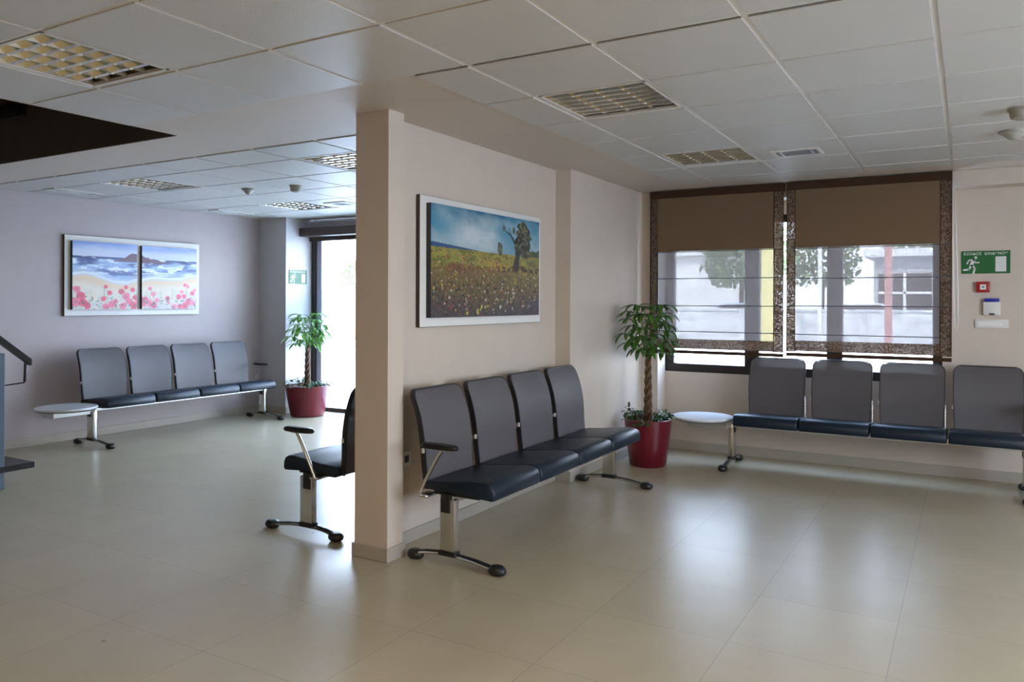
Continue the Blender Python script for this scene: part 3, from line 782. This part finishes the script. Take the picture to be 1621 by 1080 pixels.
def beach(U, V, side):
    X = (U+side)*1.0; W = X  # 0..2 across both
    n = fbm(X*4, V*16, 7+0); n2 = fbm(X*3, V*3, 17)
    c = mixc(np.zeros(U.shape+(3,))+L8(206, 214, 236), L8(120, 146, 206), (V-0.80)*5+(fbm(X*2, V*8, 27)-0.5)*1.2)
    hor = 0.785
    shore = 0.50-0.10*np.clip(1-np.abs(W-0.85)/0.7, 0, 1)+0.03*np.sin(W*7)
    g = V < hor
    s = mixc(np.zeros_like(c)+L8(84, 104, 156), L8(150, 176, 216), (n-0.45)*6)
    s = mixc(s, L8(36, 50, 104), (0.5-n)*5*(V > 0.63))
    s = mixc(s, L8(46, 60, 112), (V-0.73)*22)
    s = mixc(s, L8(226, 236, 250), (fbm(X*6, V*26, 37)-0.56)*9)
    s = mixc(s, L8(196, 212, 232), (shore+0.12-V)*9)
    s = mixc(s, L8(238, 240, 240), np.exp(-((V-shore-0.02)/0.015)**2)*0.8)
    s = mixc(s, L8(222, 196, 168), (shore-V)*40)
    s = mixc(s, L8(226, 216, 200), (shore-0.06-V)*12+(n2-0.5))
    s = mixc(s, L8(206, 204, 200), (0.28-V)*3+(fbm(X*12, V*12, 47)-0.5)*2)
    c[g] = s[g]
    # headland
    hd = hor-0.05+0.115*np.exp(-((W-0.93)/0.15)**2)+0.05*np.exp(-((W-1.2)/0.2)**2)+0.03*(fbm(X*30, V*4, 57)-0.5)
    m = (V < hd) & (V > hor-0.06) & (W > 0.62) & (W < 1.5); c[m] = L8(104, 78, 98)
    # poppies
    rs = np.random.RandomState(5)
    cl = [(0.06, 0.30, 0.05), (0.12, 0.20, 0.06), (0.05, 0.12, 0.07), (0.16, 0.10, 0.06), (0.22, 0.06, 0.05), (0.5, 0.34, 0.028), (0.56, 0.25, 0.036), (0.47, 0.16, 0.04), (0.60, 0.08, 0.06), (0.50, 0.04, 0.05),
          (0.66, 0.12, 0.035), (0.75, 0.27, 0.045), (0.82, 0.34, 0.03), (0.82, 0.2, 0.055), (0.93, 0.30, 0.035), (0.88, 0.12, 0.05), (0.95, 0.06, 0.06), (0.78, 0.05, 0.05), (0.97, 0.18, 0.04),
          (1.05, 0.12, 0.07), (1.14, 0.33, 0.035), (1.20, 0.24, 0.04), (1.12, 0.10, 0.06), (1.2, 0.06, 0.055), (1.26, 0.14, 0.04), (1.45, 0.17, 0.04), (1.47, 0.10, 0.03), (1.58, 0.04, 0.05), (1.66, 0.20, 0.045),
          (1.72, 0.28, 0.035), (1.78, 0.39, 0.032), (1.83, 0.37, 0.035), (1.76, 0.2, 0.04), (1.85, 0.12, 0.06), (1.92, 0.26, 0.04), (1.96, 0.31, 0.03), (1.93, 0.1, 0.05), (1.78, 0.05, 0.06), (1.68, 0.04, 0.04)]
    for (a, b_, r) in cl:
        rr = r*1.12; wob = 1+0.5*(fbm(X*22, V*22, 67)-0.5)*2
        q = ((W-a)/rr)**2+((V-b_)/(rr*0.9))**2
        col = L8(222, 74, 104) if rs.rand() > 0.35 else L8(228, 112, 140)
        if a > 1: col = L8(224, 96, 126) if rs.rand() > 0.4 else L8(234, 140, 160)
        c = mixc(c, col, (q < wob).astype(float)*0.95)
        c = mixc(c, col*0.55, ((q < 0.25*wob)).astype(float)*0.35)
    st = (fbm(X*60, V*8, 77, 2) > 0.68) & (V < 0.33); c = mixc(c, L8(120, 126, 110), st.astype(float)*0.3)
    st = (fbm(X*30, V*30, 87, 2) > 0.70) & (V < 0.2); c = mixc(c, L8(70, 90, 90), st.astype(float)*0.7)
    return np.clip(c, 0, 1)
def canvas(name, fn, y0, y1, z0, z1, xb, xf, nu, nv, parent, org):
    """painted front face at x=xf facing +X; block sides dark"""
    U, V = np.meshgrid(np.linspace(0, 1, nu), np.linspace(0, 1, nv)); col = fn(U, V)
    Y = y0+(y1-y0)*U; Z = z0+(z1-z0)*V
    vs = [(xf-org[0], float(a)-org[1], float(b)-org[2]) for a, b in zip(Y.ravel(), Z.ravel())]
    fs = [(j*nu+i, j*nu+i+1, (j+1)*nu+i+1, (j+1)*nu+i) for j in range(nv-1) for i in range(nu-1)]
    me = bpy.data.meshes.new(name); me.from_pydata(vs, [], fs)
    ca = me.color_attributes.new('Col', 'FLOAT_COLOR', 'POINT')
    ca.data.foreach_set('color', np.concatenate([col.reshape(-1, 3), np.ones((nu*nv, 1))], 1).astype(np.float32).ravel())
    me.materials.append(M['paint']); me.update()
    o = bpy.data.objects.new(name, me); C.objects.link(o); o.parent = parent
    b = NB(); box(b, xb-org[0], xf-0.0008-org[0], y0-org[1], y1-org[1], z0-org[2], z1-org[2]); mk('canvas_edge', b, 'canvas_edge', o, 0)
    return o
def picture(name, label, xw, y0, y1, z0, z1, cans):
    org = (xw, (y0+y1)/2, (z0+z1)/2)
    t = thing(name, label, 'picture', org)
    b = NB(); hy, hz = (y1-y0)/2, (z1-z0)/2
    box(b, 0, 0.026, -hy, hy, -hz, hz, 0.002, 1); mk('frame', b, 'frame_edge', t, 0)
    b = NB(); box(b, 0.024, 0.031, -hy+0.002, hy-0.002, -hz+0.002, hz-0.002, 0.002, 1); plabel(mk('mat_board', b, 'white', t, 0), 'white border board')
    for fn, a, b_, c_, d_ in cans: plabel(canvas('canvas', fn, a, b_, c_, d_, xw+0.031, xw+0.066, 420, 280, t, org), 'painted canvas')
    return t
picture('framed_painting', 'white-framed painting of a flowery meadow with a gnarled tree, above the nearest bench', XW+0.001, 3.71, 5.215, 1.266, 2.061,
        [(meadow, 3.77, 5.132, 1.323, 2.015)])
picture('framed_painting', 'white-framed pair of beach and pink poppy canvases on the left room wall', XL+0.001, 4.458, 6.045, 1.257, 2.082,
        [(lambda U, V: beach(U, V, 0), 4.52, 5.225, 1.322, 2.021), (lambda U, V: beach(U, V, 1), 5.285, 5.98, 1.322, 2.016)])

# ------------------------------------------------------------------ signs and wall devices
def text_mesh(body, size, m, parent, loc, rot, name='lettering', ex=0.0005, width=None):
    cu = bpy.data.curves.new('txt', 'FONT'); cu.body = body; cu.size = size; cu.align_x = 'CENTER'; cu.align_y = 'CENTER'; cu.extrude = ex; cu.offset = size*0.012
    o = bpy.data.objects.new('txt', cu); C.objects.link(o); bpy.context.view_layer.update()
    me = bpy.data.meshes.new_from_object(o.evaluated_get(bpy.context.evaluated_depsgraph_get()))
    bpy.data.objects.remove(o)
    if width:
        xs = [v.co.x for v in me.vertices]
        if xs and max(xs) > min(xs):
            k = width/(max(xs)-min(xs))
            for v in me.vertices: v.co.x *= k
    me.name = name; me.materials.clear(); me.materials.append(M[m])
    q = bpy.data.objects.new(name, me); C.objects.link(q); q.parent = parent; q.location = loc; q.rotation_euler = rot; return q
def runner(parent, sc, flip, cx, cz, m):
    """running figure built in the x-z plane facing -y"""
    b = NB()
    def limb(pts, w):
        for (x0, z0), (x1, z1) in zip(pts, pts[1:]):
            d = Vector((x1-x0, z1-z0)); L = d.length; n = Vector((-d.y, d.x))/L*w/2; e = d/L*w*0.35
            q = [(x0-e.x+n.x, z0-e.y+n.y), (x0-e.x-n.x, z0-e.y-n.y), (x1+e.x-n.x, z1+e.y-n.y), (x1+e.x+n.x, z1+e.y+n.y)]
            prism(b, [(cx+flip*sc*a, cz+sc*c) for a, c in q], lambda p, s: Vector((p[0], -0.0012*s-0.0002, p[1])))
    head = [(0.16+0.075*math.cos(a), 0.42+0.075*math.sin(a)) for a in [2*PI*k/14 for k in range(14)]]
    prism(b, [(cx+flip*sc*a, cz+sc*c) for a, c in head], lambda p, s: Vector((p[0], -0.0012*s-0.0002, p[1])))
    limb([(0.06, 0.28), (-0.06, -0.02)], 0.17)                       # torso
    limb([(0.07, 0.31), (0.16, 0.12), (0.32, 0.14)], 0.075)          # front arm
    limb([(0.04, 0.32), (-0.18, 0.26), (-0.26, 0.08)], 0.075)        # rear arm
    limb([(-0.02, -0.02), (0.12, -0.18), (0.05, -0.48)], 0.095)      # front leg
    limb([(-0.07, -0.03), (-0.16, -0.26), (-0.42, -0.28)], 0.095)    # rear leg
    return mk('running_figure', b, m, parent, 0)
def exit_sign(label, loc, rz, W, Hh, gm, text, flip):
    t = thing('exit_sign', label, 'sign', loc, rz)
    b = NB(); box(b, -W/2, W/2, 0, 0.006, -Hh/2, Hh/2, 0.001, 1); mk('sign_plate', b, gm, t, 0)
    r = runner(t, Hh*0.78, flip, -W*0.27, -Hh*0.12, 'sign_white')
    b = NB(); box(b, W*0.20, W*0.42, -0.0012, 0.0005, -Hh*0.42, Hh*0.24); plabel(mk('door_symbol', b, 'sign_white', t, 0), 'white door symbol')
    text_mesh(text, Hh*0.15, 'sign_white', t, (0, -0.0006, Hh*0.37), (PI/2, 0, 0), width=W*0.90)
    return t
exit_sign('green emergency exit sign with running figure on the wall right of the blinds', (0.122, 7.293, 1.752), 0, 0.335, 0.182, 'green', 'ΕΞΟΔΟΣ  ΚΙΝΔΥΝΟΥ', 1)
exit_sign('small green exit sign on the white wall beside the glass door', (-7.373, 7.18, 1.722), PI/2, 0.30, 0.175, 'green2', 'ΕΞΟΔΟΣ', 1)
t = thing('fire_call_point', 'red square fire alarm call point below the green exit sign', 'fire alarm', (0.105, 7.3, 1.552))
b = NB(); box(b, -0.047, 0.047, -0.035, 0, -0.043, 0.043, 0.006, 2); mk('housing', b, 'red', t, 30)
b = NB(); box(b, -0.021, 0.021, -0.038, -0.034, -0.021, 0.021, 0.001, 1); plabel(mk('press_panel', b, 'sign_white', t, 0), 'small white square panel')
b = NB(); box(b, -0.006, 0.006, -0.040, -0.037, -0.006, 0.006); mk('press_dot', b, 'grey_dark', t, 0)
t = thing('alarm_panel', 'small white wall unit with a blue strip on top, below the red call point', 'wall device', (0.165, 7.3, 1.395))
b = NB(); box(b, -0.060, 0.060, -0.035, 0, -0.070, 0.040, 0.008, 2); mk('housing', b, 'white_pl', t, 30)
b = NB(); box(b, -0.052, 0.052, -0.037, 0, 0.040, 0.066, 0.004, 2); plabel(mk('blue_cap', b, 'blue', t, 30), 'blue strip')
b = NB(); box(b, -0.018, 0.018, -0.037, -0.030, -0.066, -0.052); mk('display_slot', b, 'grey_dark', t, 0)
t = thing('switch_plate', 'wide white switch plate, lowest of the devices right of the window', 'switch', (0.165, 7.3, 1.258))
b = NB(); box(b, -0.115, 0.115, -0.012, 0, -0.036, 0.036, 0.003, 2); mk('plate', b, 'white_pl', t, 30)
b = NB(); box(b, -0.095, 0.075, -0.014, -0.010, -0.018, 0.018, 0.001, 1); mk('rocker', b, 'white', t, 0)
t = thing('wall_socket', 'white wall socket between pillar and first backrest', 'socket', (XW, 3.615, 0.50))
b = NB(); box(b, 0, 0.012, -0.045, 0.045, -0.045, 0.045, 0.004, 2); mk('plate', b, 'white_pl', t, 30)
b = NB(); box(b, 0.008, 0.0125, -0.022, 0.022, -0.022, 0.022, 0.002, 1); mk('outlet', b, 'grey_dark', t, 0)

# ------------------------------------------------------------------ stairs at the left edge
t = thing('staircase', 'open staircase corner with black handrail and black bottom tread at the left edge', 'stairs', (-6.22, 3.325, 0))
for k in range(7):
    b = NB(); box(b, -1.35, 0, -0.25*k-0.30, -0.25*k, 0.17*(k+1)-0.045, 0.17*(k+1), 0.004, 1); mk('tread', b, 'black', t, 0)
b = NB()
prism(b, [(-0.06, 0.0), (-0.30, 0.0), (-2.0, 1.15), (-2.0, 1.36), (-1.9, 1.30), (-0.25, 0.135), (-0.06, 0.125)], lambda p, s: Vector((-0.72 if s == 0 else -0.64, p[0], p[1]))); mk('stringer', b, 'greyblue', t, 0)
b = NB(); box(b, -0.05, -0.004, -0.262, -0.216, 0.0, 1.02, 0.004, 1); mk('newel_post', b, 'greyblue', t, 0)
b = NB()
prism(b, [(-0.025, 0.915), (-0.025, 0.965), (-1.9, 2.52), (-1.9, 2.47)], lambda p, s: Vector((-0.055 if s == 0 else 0.0, p[0], p[1])))
mk('handrail', b, 'black_gloss', t, 0)
b = NB(); tube(b, [(-0.028, -0.055, 0.94), (-0.028, -0.06, 0.80), (-0.028, -0.07, 0.785), (-0.028, -0.23, 0.775)], [0.013, 0.012, 0.006, 0.005], 8, up=Vector((1, 0, 0))); mk('rail_bracket', b, 'black_gloss', t, 40)

# ------------------------------------------------------------------ outside
bm = NB(); box(bm, -60, 40, 7.62, 90, -0.25, -0.06); 
g = mk('ground', bm, 'concrete', smooth=0); g['kind'] = 'structure'
bm = NB(); box(bm, -40, 40, -40, -5.2, -0.25, -0.06); box(bm, 3.4, 40, -5.2, 7.62, -0.25, -0.06)
g = mk('ground', bm, 'concrete', smooth=0); g['kind'] = 'structure'
b = NB(); box(b, -11.5, 1.5, 26, 26.3, -0.06, 1.13); box(b, -11.6, 1.6, 25.95, 26.35, 1.13, 1.2)
tag(mk('stone_wall', b, 'stone', smooth=0), 'low pale stone wall seen through the window blinds', 'wall')
def post(name, label, x, y, w, h, m):
    t = thing(name, label, 'post', (x, y, -0.06))
    b = NB(); box(b, -w/2, w/2, -w/2, w/2, 0, h, 0.01, 1); mk('shaft', b, m, t, 0)
    b = NB(); box(b, -w*0.8, w*0.8, -w*0.8, w*0.8, 0, 0.15, 0.01, 1); mk('base', b, 'grey', t, 0)
    return t
post('street_post', 'yellow post outdoors behind the left roman blind', -5.15, 24.0, 0.36, 4.5, 'yellow')
post('street_post', 'reddish post outdoors behind the right roman blind', -1.75, 22.0, 0.17, 4.5, 'redpost')
post('street_post', 'thin white post outdoors seen right of the centre of the window', -3.55, 23.0, 0.10, 4.5, 'white')
def building(label, x, y, w, d, h, m, nwin, frame='white'):
    t = thing('building', label, 'building', (x, y, -0.06))
    b = NB(); box(b, -w/2, w/2, 0, d, 0, h); mk('walls', b, m, t, 0)
    b = NB(); box(b, -w/2-0.4, w/2+0.4, -0.5, d+0.3, h, h+0.35); mk('roof', b, 'house_w', t, 0)
    for k in range(nwin):
        cx = -w/2+w*(k+0.5)/nwin; ww = w/nwin*0.42
        b = NB(); box(b, cx-ww, cx+ww, -0.05, 0.05, h*0.12, h*0.78); f = mk('window', b, 'win_dark', t, 0)
        b = NB(); box(b, cx-ww, cx+ww, -0.1, -0.04, h*0.52, h*0.55); box(b, cx-0.06, cx+0.06, -0.1, -0.04, h*0.12, h*0.78); mk('window_bars', b, frame, f, 0)
    return t
building('grey building with large gridded windows behind the right roman blind', -1.2, 40, 5.2, 6, 3.6, 'house', 2)
building('pale flat-roofed building behind the left roman blind', -17.0, 52, 8.0, 6, 4.6, 'house_w', 0)
def tree(label, x, y, h, r, seed, m='tree'):
    rnd = random.Random(seed)
    t = thing('tree', label, 'tree', (x, y, -0.06))
    b = NB(); tube(b, [(0, 0, 0), (0.05, 0, h*0.4), (0.0, 0.05, h*0.7)], [r*0.09, r*0.07, r*0.04], 8); mk('trunk', b, 'bark', t)
    b = NB()
    for k in range(900):
        a = rnd.uniform(0, 2*PI); e = math.asin(rnd.uniform(-0.8, 1)); q = r*rnd.uniform(0.6, 1.0)
        p = Vector((q*math.cos(a)*math.cos(e), q*math.sin(a)*math.cos(e), h-r*0.8+q*0.85*math.sin(e)))
        leaflet(b, p, Vector((rnd.uniform(-1, 1), rnd.uniform(-1, 1), rnd.uniform(-1, 1))), r*0.16, r*0.05, 0.8, 0)
    mk('crown', b, m, t, 0, recalc=False)
    return t
G = 'trees across the street'
for (x, y, h, r, s, l) in ((-11.2, 45, 5.2, 2.0, 1, 'tree outdoors right of the pale flat-roofed building'), (-8.6, 36, 5.4, 2.2, 2, 'tree outdoors behind the yellow post'), (-7.2, 47, 5.6, 2.2, 3, 'tree outdoors behind the thin white post'), (-3.3, 62, 6.4, 2.4, 4, 'tree outdoors left of the reddish post'), (-17.4, 40, 4.0, 2.0, 5, 'low tree outdoors at the left end of the window')):
    tree(l, x, y, h, r, s)
# parked cars
def car(label, x, y, rz, m):
    t = thing('car', label, 'car', (x, y, -0.06), rz)
    prof = [(-2.1, 0.35), (-2.15, 0.7), (-2.0, 0.88), (-1.2, 0.98), (-0.7, 1.42), (0.7, 1.45), (1.35, 1.0), (2.0, 0.9), (2.12, 0.6), (2.05, 0.35)]
    b = NB(); prism(b, prof, lambda p, s: Vector((p[0], -0.85 if s == 0 else 0.85, p[1]))); mk('body', b, m, t, 25)
    b = NB(); gp = [(-1.05, 1.0), (-0.65, 1.36), (0.65, 1.39), (1.15, 1.02)]
    prism(b, gp, lambda p, s: Vector((p[0], -0.87 if s == 0 else 0.87, p[1]))); mk('side_windows', b, 'win_dark', t, 0)
    for wx in (-1.35, 1.3):
        for wy in (-0.86, 0.72):
            b = NB(); tube(b, [(wx, wy, 0.32), (wx, wy+0.16, 0.32)], 0.32, 20); mk('wheel', b, 'rubber', t, 40)
    return t
car('pale blue car parked outdoors, seen between the two roman blinds', -8.2, 33, 0.1, 'car')
car('white car parked outdoors left of the reddish post', -3.6, 33.5, 0.1, 'white')
# patio beyond the glass door
t = thing('patio_wall', 'bright white patio wall with a grey shuttered window beyond the glass door', 'wall', (-21.5, 24, -0.06))
b = NB(); box(b, -5, 5, 0, 0.3, 0, 4.2); mk('wall_face', b, 'house_w', t, 0)
b = NB(); box(b, -1.25, -0.15, -0.06, 0.02, 1.5, 3.1); sh = plabel(mk('shutter', b, 'house', t, 0), 'grey roller shutter')
b = NB(); box(b, -1.05, -0.75, -0.12, -0.05, 2.75, 2.95); mk('shutter_box', b, 'grey_dark', sh, 0)
tree('small light green tree over the patio beyond the glass door', -19.6, 22.0, 3.0, 0.75, 9)
t = thing('potted_cactus', 'tall green cactus in an orange pot on the patio', 'potted plant', (-17.25, 19.0, -0.06))
b = NB(); lathe(b, [(0.14, 0), (0.2, 0.35), (0.22, 0.36), (0.2, 0.38)], 24); mk('pot', b, 'terra', t)
b = NB(); tube(b, [(0, 0, 0.3), (0, 0, 1.0), (0, 0, 1.12)], [0.09, 0.08, 0.03], 10); tube(b, [(0, 0, 0.5), (0.2, 0, 0.55), (0.2, 0, 0.9)], 0.045, 8); tube(b, [(0, 0, 0.6), (-0.18, 0, 0.62), (-0.18, 0, 0.95)], 0.045, 8); mk('cactus', b, 'tree', t)

# ------------------------------------------------------------------ light
w = bpy.data.worlds.new('World'); bpy.context.scene.world = w; w.use_nodes = True
nt = w.node_tree; bg = nt.nodes['Background']
tcw = nt.nodes.new('ShaderNodeTexCoord'); sp = nt.nodes.new('ShaderNodeSeparateXYZ'); nt.links.new(tcw.outputs['Generated'], sp.inputs[0])
rp = nt.nodes.new('ShaderNodeValToRGB'); nt.links.new(sp.outputs['Z'], rp.inputs['Fac'])
rp.color_ramp.elements[0].position = 0.0; rp.color_ramp.elements[0].color = (0.77, 0.875, 1.0, 1)
rp.color_ramp.elements[1].position = 0.7; rp.color_ramp.elements[1].color = (0.42, 0.63, 1.0, 1)
nt.links.new(rp.outputs[0], bg.inputs['Color']); bg.inputs['Strength'].default_value = 19.0
def lamp(name, typ, loc, rot, energy, color=(1, 1, 1), **kw):
    l = bpy.data.lights.new(name, typ); l.energy = energy; l.color = color
    for k, v in kw.items(): setattr(l, k, v)
    o = bpy.data.objects.new(name, l); C.objects.link(o); o.location = loc; o.rotation_euler = rot; return o
lamp('sun', 'SUN', (0, 0, 20), (math.radians(42), 0, math.radians(18)), 24.0, (1.0, 0.95, 0.86), angle=0.02)
def portal(loc, rot, sx, sy):
    o = lamp('window_portal', 'AREA', loc, rot, 1, shape='RECTANGLE', size=sx, size_y=sy); o.data.cycles.is_portal = True
portal((-1.377, 7.52, 1.48), (-PI/2, 0, 0), 2.4, 1.5)
portal((-5.39, 7.62, 1.12), (-PI/2, 0, 0), 4.0, 2.25)
portal((XR+0.14, 3.1, 1.5), (0, PI/2, 0), 1.4, 3.0)
# added warm fill lamps, out of view at the ceiling, dressed with trim frames
trim_n = 2
for x, y in ((0.194, -1.633), (1.994, -1.033), (1.994, 1.367), (-1.006, 0.167)):
    bm = NB()
    for a in ((-0.28, 0.28, -0.28, -0.265), (-0.28, 0.28, 0.265, 0.28), (-0.28, -0.265, -0.265, 0.265), (0.265, 0.28, -0.265, 0.265)): box(bm, x+a[0], x+a[1], y+a[2], y+a[3], ZC-0.014, ZC-0.005)
    struct(mk('trim_%d' % trim_n, bm, 'white', smooth=0)); trim_n += 1
    lamp('fill_lamp', 'AREA', (x, y, ZC-0.02), (0, 0, 0), 37, (1.0, 0.80, 0.55), shape='SQUARE', size=0.53)

# ------------------------------------------------------------------ camera
cam = bpy.data.cameras.new('camera'); co = bpy.data.objects.new('camera', cam); C.objects.link(co)
f, yaw, cy, roll = 1231.0, -0.5301, 476.6, 0.0037
fwd = Vector((math.sin(yaw), math.cos(yaw), 0)); right = Vector((math.cos(yaw), -math.sin(yaw), 0)); up = Vector((0, 0, 1))
r2 = math.cos(roll)*right+math.sin(roll)*up; u2 = -math.sin(roll)*right+math.cos(roll)*up
mt = Matrix((r2, u2, -fwd)).transposed().to_4x4(); mt.translation = Vector((0, 0, H)); co.matrix_world = mt
cam.sensor_width = 36; cam.sensor_fit = 'HORIZONTAL'; cam.lens = f/1621*36
cam.shift_x = 0.0; cam.shift_y = -(540-cy)/1621
cam.clip_start = 0.05; cam.clip_end = 300
sc = bpy.context.scene; sc.camera = co
sc.view_settings.view_transform = 'Standard'; sc.view_settings.look = 'None'; sc.view_settings.gamma = 1; sc.view_settings.use_curve_mapping = False
sc.view_settings.exposure = -0.08
cy_ = sc.cycles
cy_.use_denoising = True; cy_.max_bounces = 10; cy_.diffuse_bounces = 5; cy_.glossy_bounces = 4; cy_.transparent_max_bounces = 16; cy_.sample_clamp_indirect = 6.0
cy_.caustics_reflective = False; cy_.caustics_refractive = False
